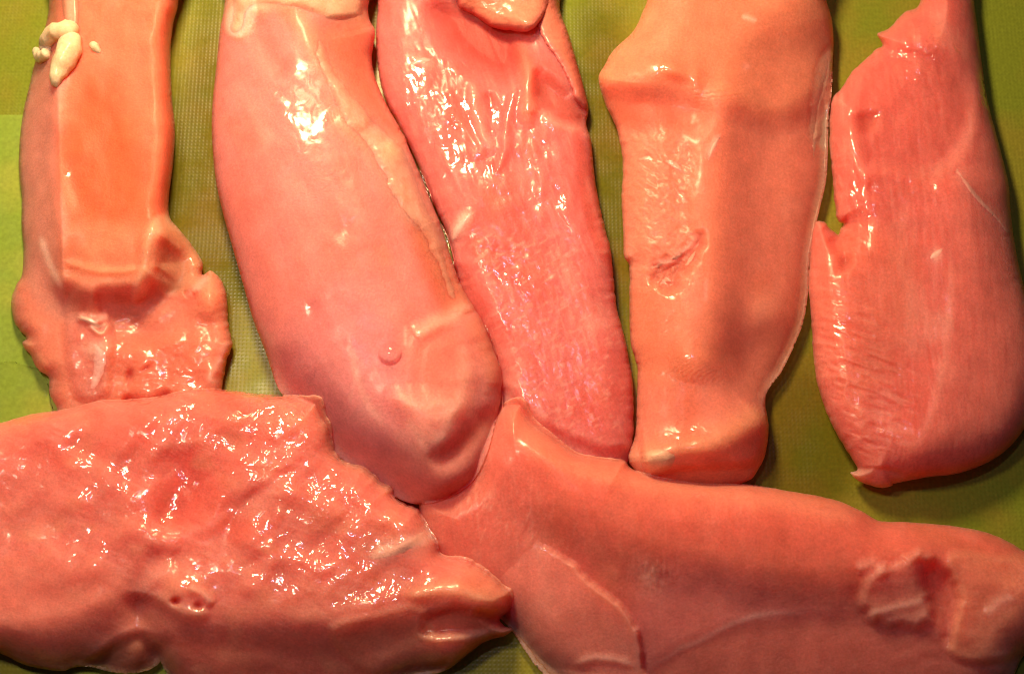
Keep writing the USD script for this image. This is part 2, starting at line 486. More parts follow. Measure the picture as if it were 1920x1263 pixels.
def rounded_slab(x0, y0, x1, y1, z0, z1, r, bev):
    from shapely.geometry import box
    base = box(x0 + r, y0 + r, x1 - r, y1 - r).buffer(r, 12)
    rings = [(0.0, z0), (0.0, z1 - bev), (bev * 0.3, z1 - bev * 0.3), (bev, z1)]
    V, F = [], []
    n = None
    for off, z in rings:
        c = np.asarray(box(x0 + r, y0 + r, x1 - r, y1 - r).buffer(r - off, 12).exterior.coords)[:-1]
        n = len(c)
        V.append(np.column_stack([c, np.full(n, z)]))
    V = np.concatenate(V)
    for k in range(len(rings) - 1):
        for j in range(n):
            a, b = k * n + j, k * n + (j + 1) % n
            F += [(a, a + n, b + n), (a, b + n, b)]
    V = np.concatenate([V, [[(x0 + x1) / 2, (y0 + y1) / 2, z1], [(x0 + x1) / 2, (y0 + y1) / 2, z0]]])
    k = len(V) - 2
    o = (len(rings) - 1) * n
    for j in range(n):
        F += [(k, o + (j + 1) % n, o + j), (k + 1, j, (j + 1) % n)]
    return V, np.array(F)


V, F = rounded_slab(-0.27, -0.19, 0.27, 0.21, -0.009, 0.0, 0.02, 0.0015)
put(board, 'chopping_surface', V, F, M['board'], sm=35)
a, b = at(-300, 216, 0), at(112, 840, 0)
V, F = rounded_slab(-0.262, b[1], b[0], a[1], -0.004, 0.0006, 0.004, 0.0004)
put(board, 'smooth_panel', V, F, M['panel'], sm=35)

# ------------------------------------------------------------------ colours of the meat
PINK, ORANGE, RED = (0.83, 0.29, 0.25), (0.87, 0.36, 0.23), (0.78, 0.17, 0.13)
DEEP, PALE, FAT = (0.60, 0.12, 0.10), (1.05, 0.70, 0.66), (1.10, 0.92, 0.66)
WHITE, DULL, ROSE = (1.12, 1.04, 0.94), (0.60, 0.36, 0.29), (0.80, 0.38, 0.36)
GRP = 'raw chicken breast pieces laid out on the board'


def grain(ang, seed, h=0.10, c=PALE, a=0.25, dark=None):
    return [N(130, 70, ang, seed, 2, h=0.9), N(26, 20, ang, seed + 1, 2, h=0.12), N(60, 8, ang, seed + 2, 3, h=h),
            N(80, 9, ang, seed + 3, 3, c=c, a=a * 0.6, lo=0.0, hi=0.8), N(38, 4.5, ang + 4, seed + 6, 2, c=c, a=a * 0.7 + 0.06, lo=0.15, hi=0.7), N(46, 5, ang - 3, seed + 7, 2, c=RED, a=a * 0.6 + 0.06, lo=0.2, hi=0.8), N(95, 60, ang, seed + 8, 3, c=WHITE, a=0.18, lo=0.15, hi=0.6), N(120, 80, ang, seed + 4, 2, c=dark or RED, a=0.5, lo=0.0, hi=0.6), N(75, 50, ang, seed + 5, 2, c=(0.92, 0.46, 0.36), a=0.4, lo=0.1, hi=0.7)]


# ------------------------------------------------------------------ piece 1: upper left, with the thin torn flap below
upper = [(96, -140), (92, 0), (85, 50), (66, 100), (50, 160), (38, 220), (30, 300), (32, 370), (36, 430), (44, 480), (70, 530), (120, 572), (185, 590), (250, 580), (285, 565), (300, 520), (318, 460), (336, 420), (338, 330), (340, 200), (336, 60), (348, -140)]
plateau = [(112, -140), (116, 40), (125, 100), (112, 160), (102, 220), (98, 300), (112, 370), (120, 430), (120, 500), (165, 518), (240, 522), (296, 506), (316, 440), (326, 300), (326, 100), (344, -140)]
P1 = Body([(90, -120), (92, 0), (85, 50), (70, 100), (55, 160), (42, 220), (36, 280), (36, 330), (41, 370), (40, 420), (44, 470), (41, 515), (30, 535), (22, 560), (24, 595), (36, 618), (48, 632), (42, 645), (58, 668), (72, 692), (92, 708), (92, 735), (105, 762), (125, 800), (250, 812), (385, 800), (410, 760), (417, 725), (424, 680), (436, 645), (428, 610), (426, 560), (414, 525), (395, 507), (380, 514), (380, 492), (362, 462), (338, 432), (319, 408), (317, 370), (325, 300), (328, 240), (322, 180), (320, 100), (325, 45), (335, 0), (345, -120)],
          10.5, 2.6, 34, [
    L((42, 300), (112, 298), h=13.0, within=R([(-80, -140), (-80, 470), (60, 530), (125, 558), (190, 572), (250, 562), (288, 538), (308, 505), (320, 470), (336, 425), (372, 370), (440, 330), (440, -140)], 78, wob=7)), L((200, 430), (205, 500), h=-2.5, within=R([(100, 380), (330, 380), (330, 560), (100, 560)], 40)), S([(122, 490), (180, 508), (262, 505)], 9, wob=3, h=1.2, c=PALE, a=0.4), N(70, 45, 80, 9, 2, h=0.9), R([(112, -140), (116, 40), (125, 100), (112, 160), (102, 220), (98, 300), (112, 370), (120, 430), (126, 500), (200, 520), (300, 500), (420, 430), (420, -140)], 40, c=ORANGE, a=0.9, w=0.03),
    S([(118, 60), (122, 120), (106, 190), (100, 300), (114, 400), (124, 500)], 13, wob=3, h=0.5, c=PALE, a=0.55),
    R([(135, 180), (200, 150), (260, 260), (285, 380), (250, 430), (160, 430), (125, 330)], 80, c=(0.90, 0.24, 0.11), a=0.9, h=-0.8),
    R([(130, 440), (200, 420), (300, 440), (280, 520), (180, 530), (130, 520)], 50, c=(0.85, 0.48, 0.30), a=0.7),
    R([(285, 415), (320, 405), (310, 470), (290, 510), (265, 560), (250, 555), (262, 500), (268, 450)], 18, c=(0.87, 0.60, 0.42), a=0.9, h=1.0, w=0.6),
    G(276, 462, 15, 36, 5, w=4.0, h=1.3), G(45, 570, 10, 16, w=2.0), S([(130, 300), (120, 330)], 9, w=2.0),
    R([(44, 160), (90, 120), (100, 240), (92, 330), (110, 450), (115, 540), (150, 600), (60, 560), (36, 400), (36, 260)], 26, c=(0.74, 0.46, 0.40), a=0.75, w=0.1),
    S([(75, 440), (95, 500), (118, 545)], 7, c=WHITE, a=0.8, h=0.3), S([(140, 505), (190, 560), (265, 545)], 22, c=(0.74, 0.30, 0.24), a=0.4),
    R([(190, 555), (290, 545), (360, 560), (330, 610), (280, 640), (215, 640)], 50, h=-2.2, c=(0.80, 0.30, 0.26), a=0.5),
    S([(145, 590), (175, 605), (205, 590)], 9, h=1.6, c=PALE, a=0.8), S([(165, 610), (190, 625), (205, 605)], 5, h=1.0, c=FAT, a=0.7),
    R([(130, 600), (200, 600), (208, 650), (205, 690), (195, 740), (150, 745), (130, 690)], 22, h=1.6, w=2.5, c=ROSE, a=0.6), G(185, 655, 24, 14, 0, c=WHITE, a=0.7, h=0.8),
    R([(205, 640), (300, 630), (380, 640), (400, 720), (300, 760), (200, 745)], 30, h=1.0, c=(0.84, 0.34, 0.25), a=0.8, w=0.55),
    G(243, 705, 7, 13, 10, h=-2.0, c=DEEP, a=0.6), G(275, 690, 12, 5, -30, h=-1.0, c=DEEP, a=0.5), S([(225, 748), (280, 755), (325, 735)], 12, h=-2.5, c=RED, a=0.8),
    G(395, 560, 26, 34, 0, h=2.6, c=(0.86, 0.46, 0.32), a=0.9), S([(350, 555), (372, 535), (392, 515)], 7, h=1.4, c=PALE, a=0.5), S([(345, 552), (362, 545)], 7, h=-1.5),
    S([(432, 640), (418, 670), (400, 700), (392, 720)], 10, h=1.2, c=PALE, a=0.6, w=0.5), G(398, 712, 9, 6, 30, c=WHITE, a=0.9),
    G(390, 605, 26, 20, 0, h=-1.5), G(30, 560, 14, 18, 0, w=0.9, c=(0.70, 0.40, 0.34), a=0.6), S([(48, 640), (70, 670), (95, 705)], 8, c=(0.85, 0.45, 0.28), a=0.8, h=0.8),
    R([(322, 415), (360, 455), (378, 500), (345, 545), (300, 540), (300, 460)], 18, c=(0.62, 0.42, 0.28), a=0.75, h=-1.0, w=0.5),
    R([(95, 700), (430, 715), (420, 830), (90, 830)], 40, h=-1.0),
    N(60, 40, 90, 3, 2, h=0.3), N(120, 90, 90, 4, 2, h=0.8), N(50, 14, 90, 5, 2, c=PALE, a=0.06, lo=0, hi=0.8),
    N(18, 12, 0, 6, 2, h=0.35, within=R([(130, 590), (430, 560), (420, 760), (110, 760)], 30))],
          (0.80, 0.37, 0.28), 0.18, ramp=42, jag=lambda q: 0.6 + 2.2 * smooth((q[:, 1] - 480) / 80), floor=0.75)

# piece 3: the middle one with the two flaps at its top
P3 = Body([(700, -120), (708, 0), (705, 60), (708, 120), (720, 180), (750, 240), (780, 300), (808, 370), (838, 440), (852, 500), (872, 570), (895, 620), (915, 680), (930, 740), (955, 800), (1010, 860), (1100, 895), (1165, 885), (1178, 862), (1186, 820), (1188, 770), (1185, 700), (1173, 640), (1158, 580), (1150, 510), (1143, 462), (1127, 400), (1115, 330), (1108, 262), (1099, 232), (1103, 200), (1085, 130), (1065, 60), (1050, 20), (1020, -120)],
          15.0, 4.2, 62, grain(68, 20, 0.13, a=0.25) + [
    S([(968, 70), (985, 120), (996, 160), (990, 215), (1000, 240)], 17, h=3.2, c=(0.85, 0.42, 0.33), a=0.7),
    R([(1004, 140), (1040, 155), (1085, 190), (1105, 215), (1095, 238), (1060, 235), (1020, 205), (1000, 180)], 36, wob=4, h=-4.0, c=(0.70, 0.21, 0.18), a=0.8, w=0.1),
    S([(1012, 205), (1045, 232), (1092, 246)], 9, h=1.3, c=PALE, a=0.4),
    S([(970, 150), (950, 230), (945, 290), (925, 330)], 9, h=1.3, w=0.8), S([(885, 150), (895, 220), (930, 290)], 10, h=0.9, c=PALE, a=0.4), S([(915, 170), (925, 260)], 9, h=-1.0),
    S([(840, 200), (870, 240), (905, 300)], 14, h=1.0), S([(992, 260), (1010, 310), (1015, 380)], 9, h=0.8, w=0.7),
    R([(745, 130), (900, 110), (1000, 190), (1085, 330), (1120, 460), (1000, 400), (900, 340), (800, 320)], 60, w=1.0, h=0.3),
    G(960, 545, 46, 60, 30, w=1.2), G(985, 740, 30, 14, 0, w=1.2), G(890, 470, 20, 25, 0, w=0.8), G(1070, 540, 40, 30, 0, w=0.4),
    S([(848, 452), (858, 430), (872, 410), (890, 394)], 13, ends=0.4, wob=3, h=1.5, c=WHITE, a=0.9, w=0.8), G(790, 115, 22, 9, 20, c=WHITE, a=0.5, h=0.7),
    N(30, 14, 70, 31, 2, h=0.6, within=R([(745, 100), (960, 130), (1090, 270), (1130, 470), (980, 390), (800, 330)], 60)),
    N(14, 8, 60, 32, 2, h=0.22, within=R([(880, 440), (1050, 440), (1160, 640), (1160, 830), (980, 800), (900, 560)], 80)),
    N(16, 6, 150, 33, 2, c=PALE, a=0.5, lo=0.1, hi=0.7, within=R([(880, 440), (1050, 440), (1160, 640), (1160, 830), (980, 800), (900, 560)], 80)),
    S([(1128, 405), (1146, 465), (1120, 472)], 9, h=1.0, c=PALE, a=0.6), S([(1100, 330), (1128, 420)], 7, h=0.6, c=PALE, a=0.35),
    R([(1080, 250), (1115, 330), (1150, 500), (1120, 470), (1090, 380)], 16, c=RED, a=0.5), S([(940, 760), (920, 650), (880, 560), (850, 490)], 22, h=-2.6, c=RED, a=0.5),
    R([(940, 730), (1010, 790), (1120, 840), (1200, 850), (1180, 930), (950, 900)], 30, h=-3.0),
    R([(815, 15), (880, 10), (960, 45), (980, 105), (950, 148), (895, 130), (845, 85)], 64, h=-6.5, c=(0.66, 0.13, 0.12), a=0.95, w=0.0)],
          (0.83, 0.32, 0.34), 0.22, ramp=14, jag=lambda q: 0.8 + 2.4 * smooth((q[:, 1] - 330) / 100), jagscale=10)

# piece 4: orange, with the shoulder on its left and the upturned foot
P4 = Body([(1225, -120), (1215, -10), (1205, 22), (1188, 58), (1150, 95), (1134, 122), (1122, 148), (1135, 195), (1155, 240), (1167, 300), (1166, 380), (1169, 440), (1170, 480), (1180, 500), (1180, 560), (1182, 640), (1194, 690), (1194, 765), (1190, 820), (1178, 858), (1200, 890), (1250, 915), (1340, 915), (1400, 902), (1419, 884), (1435, 850), (1441, 800), (1436, 742), (1468, 692), (1500, 622), (1514, 560), (1519, 480), (1535, 400), (1550, 330), (1554, 220), (1562, 100), (1560, 40), (1545, -20), (1540, -120)],
          19.0, 5.5, 95, grain(86, 40, 0.05, a=0.15, dark=(0.82, 0.30, 0.18)) + [
    R([(1100, -140), (1700, -140), (1700, 120), (1540, 220), (1440, 235), (1340, 185), (1240, 168), (1120, 165), (1080, 120)], 150, h=2.0), R([(1100, -140), (1700, -140), (1700, 60), (1540, 190), (1440, 225), (1340, 182), (1240, 168), (1120, 165), (1080, 120)], 64, h=3.2, c=(0.86, 0.46, 0.29), a=0.85, w=0.12),
    R([(1130, 175), (1240, 180), (1320, 200), (1310, 245), (1240, 250), (1160, 240)], 45, h=-1.2, c=(0.80, 0.25, 0.16), a=0.65),
    S([(1350, 150), (1345, 260), (1335, 380), (1330, 500), (1320, 620), (1300, 720)], 55, ends=0.12, h=3.6, c=(0.86, 0.42, 0.28), a=0.5),
    R([(1410, 160), (1480, 60), (1700, 60), (1700, 330), (1680, 480), (1650, 600), (1520, 740), (1390, 710), (1400, 480)], 130, h=-8.0, c=(0.82, 0.34, 0.26), a=0.5),
    R([(1175, 260), (1250, 250), (1300, 290), (1290, 380), (1300, 450), (1270, 540), (1220, 540), (1180, 480)], 34, h=-0.8, c=(0.90, 0.48, 0.36), a=0.6, w=0.08),
    N(16, 9, 30, 41, 3, h=0.55, within=R([(1175, 260), (1250, 245), (1300, 290), (1290, 380), (1300, 450), (1270, 550), (1210, 545), (1175, 480)], 26)),
    N(14, 9, 30, 42, 2, c=(0.87, 0.56, 0.42), a=0.6, lo=0.0, hi=0.6, within=R([(1180, 265), (1250, 250), (1300, 290), (1290, 380), (1280, 450), (1200, 460)], 26)),
    R([(1222, 500), (1270, 475), (1310, 440), (1322, 462), (1292, 505), (1268, 540), (1230, 536)], 26, wob=9, h=-1.8, c=(0.72, 0.26, 0.20), a=0.8),
    N(11, 7, 140, 43, 2, h=0.9, within=G(1262, 505, 44, 30, -35)),
    S([(1222, 502), (1250, 492), (1275, 480), (1312, 440)], 7, wob=9, h=0.9, c=PALE, a=0.6),
    R([(1185, 540), (1280, 560), (1300, 700), (1200, 700)], 40, w=0.45, c=(0.84, 0.40, 0.24), a=0.5),
    G(1438, 588, 32, 42, 10, h=2.4, c=(0.82, 0.48, 0.38), a=0.6), G(1395, 665, 44, 62, 12, h=-3.6, c=(0.66, 0.26, 0.24), a=0.5),
    S([(1200, 860), (1260, 850), (1330, 835), (1400, 800), (1432, 770)], 34, ends=0.1, h=4.2, c=(0.86, 0.48, 0.30), a=0.7), G(1228, 864, 34, 18, 0, c=FAT, a=0.95, h=0.8, w=0.5),
    R([(1240, 885), (1400, 870), (1435, 840), (1440, 930), (1240, 940)], 22, c=(0.82, 0.32, 0.18), a=0.6, h=-2.0),
    G(1270, 815, 60, 16, -6, w=2.0), G(1262, 131, 26, 15, 20, w=4.0, h=2.2), G(1305, 150, 12, 34, 0, w=3.0, h=0.9), S([(1390, 30), (1420, 40)], 5, c=WHITE, a=0.6),
    S([(1350, 250), (1335, 280), (1328, 300)], 6, c=PALE, a=0.7, h=0.5), S([(1325, 520), (1322, 570)], 4, c=PALE, a=0.5, w=0.8), G(1400, 125, 6, c=PALE, a=0.6),
    R([(1535, 110), (1575, 90), (1568, 220), (1560, 280), (1520, 260), (1518, 215)], 14, c=(0.80, 0.58, 0.44), a=0.8, w=0.9, h=-0.6),
    R([(1180, 850), (1440, 880), (1440, 960), (1150, 940)], 30, h=-1.0)],
          (0.88, 0.41, 0.33), 0.12, ramp=18, jag=lambda q: 0.5 + 1.4 * ((q[:, 0] < 1200) & (q[:, 1] > 230)), jagscale=10)

# piece 5: far right
P5 = Body([(1720, -120), (1726, 0), (1695, 24), (1665, 55), (1645, 64), (1655, 85), (1640, 96), (1602, 130), (1578, 165), (1560, 190), (1555, 260), (1560, 330), (1569, 408), (1582, 420), (1576, 428), (1571, 440), (1556, 428), (1545, 415), (1527, 420), (1520, 470), (1516, 540), (1521, 600), (1526, 680), (1538, 740), (1562, 800), (1592, 850), (1607, 878), (1594, 886), (1610, 901), (1648, 914), (1672, 911), (1680, 905), (1740, 894), (1800, 886), (1860, 862), (1900, 830), (1932, 780), (1950, 700), (1940, 610), (1918, 530), (1905, 470), (1895, 400), (1890, 340), (1870, 260), (1850, 180), (1836, 80), (1826, 0), (1815, -120)],
          20.0, 5.0, 92, grain(84, 60, 0.17, a=0.3) + [
    R([(1640, 120), (1720, 90), (1800, 130), (1822, 200), (1812, 260), (1780, 305), (1730, 322), (1670, 312), (1625, 300), (1610, 220)], 40, h=-2.6, c=(0.82, 0.27, 0.25), a=0.75, w=0.5),
    S([(1822, 160), (1828, 200), (1815, 260), (1785, 305), (1735, 326), (1700, 318)], 15, ends=0.4, wob=5, h=0.6, c=PALE, a=0.2, w=2.0),
    S([(1590, 220), (1600, 280), (1618, 325), (1650, 310)], 18, wob=4, h=1.0, w=0.7), R([(1605, 220), (1645, 212), (1640, 235), (1622, 250)], 24, h=-1.6, c=(0.70, 0.18, 0.14), a=0.7, w=0.8),
    R([(1555, 240), (1600, 260), (1620, 330), (1610, 350), (1565, 340)], 14, w=0.85), N(50, 9, 65, 61, 2, h=0.5, within=R([(1555, 240), (1600, 260), (1620, 330), (1600, 400), (1565, 380)], 20)),
    R([(1690, 60), (1760, 50), (1810, 100), (1760, 170), (1690, 140)], 40, w=4.0, h=0.5), N(26, 16, 60, 66, 2, h=0.45, within=R([(1570, 190), (1690, 40), (1830, 90), (1840, 260), (1700, 420), (1570, 400)], 50)), G(1660, 360, 50, 40, 0, w=4.0), N(18, 12, 30, 67, 2, h=0.4, within=G(1660, 360, 60, 50)), N(16, 10, 30, 68, 2, h=0.4, within=G(1740, 100, 70, 60)), G(1830, 190, 16, 36, 0, w=3.0, h=0.6), G(1620, 260, 40, 60, 0, w=1.5), G(1780, 430, 20, 40, 0, w=1.2),
    S([(1790, 310), (1800, 420), (1800, 560), (1780, 700), (1745, 820), (1690, 880)], 60, ends=0.1, h=2.6), S([(1790, 480), (1772, 680), (1740, 800), (1690, 870)], 10, ends=0.3, c=PALE, a=0.3, h=0.2),
    S([(1795, 320), (1830, 370), (1870, 410), (1895, 440)], 9, ends=0.1, c=PALE, a=0.6, h=0.5),
    R([(1780, 300), (1860, 250), (1900, 360), (1950, 600), (1940, 760), (1880, 860), (1700, 890), (1760, 760), (1800, 560)], 60, c=(0.84, 0.35, 0.32), a=0.7, w=0.06),
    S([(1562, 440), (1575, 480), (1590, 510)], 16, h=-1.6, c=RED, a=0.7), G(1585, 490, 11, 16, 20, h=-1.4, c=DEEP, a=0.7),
    N(44, 13, 22, 62, 2, h=0.5, ridge=True, within=R([(1530, 600), (1640, 560), (1690, 700), (1690, 820), (1600, 840), (1540, 720)], 60)),
    N(30, 8, 18, 63, 2, c=PALE, a=0.35, lo=0.0, hi=0.7, within=R([(1530, 500), (1640, 480), (1720, 700), (1690, 880), (1600, 860), (1540, 720)], 60)),
    R([(1530, 480), (1640, 420), (1720, 480), (1690, 640), (1600, 760), (1540, 640)], 70, w=0.5, c=(0.83, 0.36, 0.27), a=0.5),
    G(1755, 478, 10, 12, 30, c=WHITE, a=0.6), R([(1595, 880), (1680, 880), (1690, 905), (1640, 925)], 12, h=-1.4, c=(0.84, 0.50, 0.44), a=0.8, w=0.3)],
          (0.84, 0.31, 0.29), 0.32, ramp=16, jag=lambda q: 0.6 + 1.8 * (q[:, 0] < 1690), jagscale=11)

# piece 7: the long one across the lower right
P7 = Body([(950, 752), (972, 744), (987, 750), (1002, 782), (1040, 815), (1080, 846), (1110, 854), (1150, 859), (1172, 863), (1190, 880), (1260, 898), (1330, 906), (1400, 907), (1480, 920), (1560, 935), (1610, 955), (1650, 976), (1700, 978), (1790, 986), (1860, 1001), (1920, 1032), (1990, 1080), (1960, 1190), (1918, 1230), (1895, 1275), (1850, 1330), (1500, 1350), (1150, 1340), (1060, 1300), (1012, 1256), (985, 1220), (950, 1170), (900, 1130), (840, 1080), (800, 1010), (786, 945), (825, 915), (868, 880), (895, 830), (930, 770)],
          21.0, 3.4, 80, grain(82, 80, 0.09, a=0.14, dark=(0.78, 0.26, 0.18)) + [
    R([(1010, 840), (1300, 880), (1600, 950), (1760, 1030), (1600, 1110), (1300, 1080), (1100, 1000)], 110, h=5.2, c=(0.84, 0.29, 0.22), a=0.6, w=0.04),
    S([(960, 760), (1000, 830), (1090, 880), (1200, 905), (1350, 925), (1500, 945), (1620, 975)], 24, ends=0.1, h=1.8, c=(0.86, 0.44, 0.33), a=0.7),
    R([(800, 930), (900, 880), (1000, 960), (1100, 1060), (1180, 1160), (1230, 1290), (1000, 1280), (850, 1050)], 70, h=-3.2),
    L((1380, 985), (1340, 1290), h=-15.0), R([(1180, 1120), (1300, 1060), (1500, 1110), (1700, 1160), (1900, 1200), (1850, 1400), (1150, 1400)], 100, c=(0.74, 0.34, 0.38), a=0.6),
    S([(1215, 1250), (1300, 1205), (1400, 1160), (1450, 1150), (1520, 1150)], 6, ends=0.35, wob=3, h=0.12, c=(0.95, 0.75, 0.78), a=0.55, w=0.25),
    R([(1220, 1260), (1400, 1170), (1700, 1170), (1860, 1250), (1800, 1400), (1200, 1400)], 40, h=-1.0, c=(0.66, 0.26, 0.22), a=0.5),
    R([(1000, 1000), (1068, 1052), (1110, 1090), (1150, 1122), (1184, 1162), (1200, 1192), (1207, 1250), (1200, 1340), (640, 1340), (640, 860), (900, 860)], 15, wob=4, less=L((1125, 1125), (1010, 1010)), h=4.4),
    R([(1000, 1000), (1068, 1052), (1110, 1090), (1150, 1122), (1184, 1162), (1200, 1192), (1207, 1250), (1200, 1340), (640, 1340), (640, 860), (900, 860)], 30, less=L((1090, 1090), (960, 960)), c=(0.88, 0.46, 0.42), a=0.6), G(1030, 1030, 34, 20, 40, w=1.5), S([(1075, 1246), (1110, 1236), (1150, 1236), (1190, 1246)], 9, wob=3, h=0.9, c=PALE, a=0.4, w=0.8), G(1010, 995, 60, 26, 35, w=0.6),
    G(980, 960, 90, 40, 30, w=0.35), N(22, 8, 110, 81, 2, h=0.22, within=G(960, 980, 120, 60, 25)), N(22, 5, 110, 82, 2, c=WHITE, a=0.35, lo=0.1, hi=0.7, within=G(960, 980, 120, 60, 25)),
    G(965, 800, 30, 40, 0, w=0.6), S([(1000, 800), (1060, 850), (1170, 866)], 12, w=0.6), G(940, 815, 10, 22, 25, w=0.8),
    G(1215, 1075, 34, 20, 60, c=WHITE, a=0.35), N(16, 6, 80, 83, 2, h=0.8, within=G(1230, 1075, 40, 30)),
    G(1545, 935, 20, 8, 15, w=0.6), S([(1690, 985), (1780, 1010), (1870, 1060), (1925, 1090)], 20, h=-1.6, c=(0.80, 0.32, 0.20), a=0.5),
    S([(1605, 1070), (1640, 1060), (1660, 1085)], 14, h=1.3, c=PALE, a=0.4), R([(1625, 1090), (1660, 1060), (1700, 1048), (1732, 1036), (1742, 1060), (1738, 1100), (1748, 1160), (1690, 1170), (1620, 1150)], 26, wob=8, h=2.3, c=(0.98, 0.52, 0.46), a=0.6, w=0.4),
    R([(1722, 1060), (1765, 1070), (1795, 1120), (1785, 1170), (1776, 1200), (1752, 1150)], 32, wob=6, h=-3.2, c=(0.80, 0.27, 0.20), a=0.35, w=0.2),
    R([(1780, 1040), (1860, 1040), (1950, 1060), (1960, 1190), (1860, 1240), (1780, 1220), (1795, 1130)], 22, h=1.6, c=(0.83, 0.44, 0.33), a=0.7, w=0.25),
    S([(1620, 1155), (1670, 1140), (1740, 1125)], 9, wob=6, h=0.7, c=PALE, a=0.6, w=0.3), S([(1840, 1150), (1900, 1120)], 12, wob=6, h=0.7, c=PALE, a=0.6, w=0.5), G(1890, 1250, 22, 30, 0, c=PALE, a=0.6, h=1.0),
    N(36, 20, 0, 84, 2, h=0.35, within=R([(1600, 1040), (1900, 1040), (1900, 1240), (1650, 1220)], 40))],
          (0.84, 0.31, 0.27), 0.08, ramp=18, jag=1.0, below=[P3, P4], jagscale=12)

# piece 2: the big rounded one; lies against piece 3 and on the end of piece 7
P2 = Body([(425, -120), (422, 0), (412, 60), (405, 130), (398, 200), (398, 270), (405, 340), (418, 400), (435, 460), (455, 530), (475, 600), (498, 660), (518, 720), (540, 752), (584, 800), (628, 850), (688, 898), (755, 938), (800, 944), (845, 930), (888, 900), (914, 850), (930, 790), (941, 735), (938, 690), (922, 645), (904, 600), (885, 570), (864, 535), (848, 490), (828, 430), (805, 370), (780, 310), (755, 250), (727, 200), (705, 150), (697, 110), (703, 60), (690, 20), (690, -120)],
          30.0, 8.5, 165, grain(70, 100, 0.05, a=0.14, dark=(0.80, 0.30, 0.25)) + [
    R([(425, -140), (690, -140), (690, 30), (640, 40), (560, 10), (500, 20), (440, 60)], 44, c=FAT, a=0.75, h=1.4), R([(430, 20), (470, -10), (480, 40), (450, 70), (425, 60)], 14, c=WHITE, a=0.8, h=1.0, w=0.5),
    S([(470, 20), (500, 90), (540, 150)], 22, h=-1.8, c=(0.78, 0.33, 0.29), a=0.4), S([(440, 0), (455, 70)], 12, h=-1.0), S([(530, 0), (570, 50), (600, 110), (640, 170), (690, 240)], 22, ends=0.1, h=1.4, c=(0.87, 0.55, 0.40), a=0.7),
    R([(600, 60), (690, 40), (720, 180), (760, 260), (730, 250), (650, 160)], 60, h=-2.0, c=(0.82, 0.28, 0.18), a=0.8),
    S([(620, 200), (680, 260), (720, 300), (760, 370), (800, 440), (840, 520), (875, 590)], 26, ends=0.08, wob=6, h=1.6, c=(0.86, 0.54, 0.40), a=0.75),
    R([(770, 430), (810, 440), (850, 520), (868, 570), (840, 595), (805, 540)], 36, h=-1.4, c=(0.78, 0.26, 0.16), a=0.75),
    G(735, 280, 18, 26, -30, c=FAT, a=0.7, h=0.9), S([(880, 590), (905, 640), (925, 690), (915, 740)], 20, h=1.4, c=(0.85, 0.46, 0.33), a=0.6, wob=5, w=0.35),
    S([(775, 630), (810, 610), (850, 595), (880, 570)], 15, ends=0.12, wob=4, h=0.9, c=(1.05, 0.72, 0.62), a=0.75, w=0.8), S([(870, 640), (872, 690), (862, 740), (850, 790), (830, 840)], 22, ends=0.3, wob=6, h=0.9, c=(1.05, 0.74, 0.66), a=0.75, w=0.8),
    R([(790, 640), (850, 620), (868, 680), (850, 760), (800, 770), (775, 710)], 30, h=-1.2, c=(0.80, 0.34, 0.26), a=0.5),
    R([(740, 740), (860, 750), (860, 800), (830, 848), (815, 846), (770, 800)], 46, h=2.4, c=(0.98, 0.66, 0.62), a=0.7), S([(800, 858), (850, 848), (900, 800), (925, 760)], 20, h=-2.6, c=(0.74, 0.26, 0.20), a=0.6), G(850, 900, 50, 26, -20, h=2.0),
    R([(480, 600), (520, 650), (545, 760), (520, 730), (490, 660)], 16, c=(0.80, 0.52, 0.44), a=0.7),
    R([(490, 150), (580, 120), (610, 200), (600, 330), (560, 350), (510, 300)], 50, w=0.6), G(590, 580, 18, 26, -10, w=0.8, h=-0.8), G(648, 425, 18, 26, 20, w=0.7, h=-0.5), G(470, 120, 26, 40, -30, w=0.6), G(612, 220, 10, 20, 0, w=0.8),
    N(40, 30, 40, 105, 2, h=0.55, within=R([(490, 150), (580, 120), (610, 200), (600, 330), (560, 350), (510, 300)], 44)),
    S([(655, 760), (668, 700), (672, 690)], 4, c=WHITE, a=0.4, w=0.5), G(690, 745, 5, c=WHITE, a=0.6, w=0.7), S([(760, 610), (760, 650)], 3, c=WHITE, a=0.5),
    R([(520, 600), (700, 560), (760, 800), (700, 900), (560, 800)], 140, c=(0.76, 0.42, 0.52), a=0.6),
    R([(775, 650), (830, 615), (880, 625), (885, 700), (850, 770), (800, 790), (765, 730)], 70, h=2.0, c=(0.95, 0.52, 0.46), a=0.4, w=0.3), G(870, 690, 8, 16, w=3.0), G(825, 612, 18, 7, -20, w=3.0), S([(655, 640), (668, 700), (690, 760), (720, 800)], 8, wob=5, c=WHITE, a=0.25), S([(740, 720), (780, 760), (850, 750)], 7, wob=5, c=WHITE, a=0.35), S([(760, 780), (790, 830), (812, 845)], 10, wob=5, c=WHITE, a=0.3),
    R([(480, 740), (540, 690), (640, 800), (770, 890), (790, 990), (600, 900)], 110, h=-9.0)],
          (0.83, 0.42, 0.43), 0.10, ramp=30, jag=lambda q: 0.3 + 1.6 * ((q[:, 0] > 700) & (q[:, 1] < 760) & (q[:, 1] > 230)), below=[P3, P7], jagscale=12, power=1.0, Rb=110)

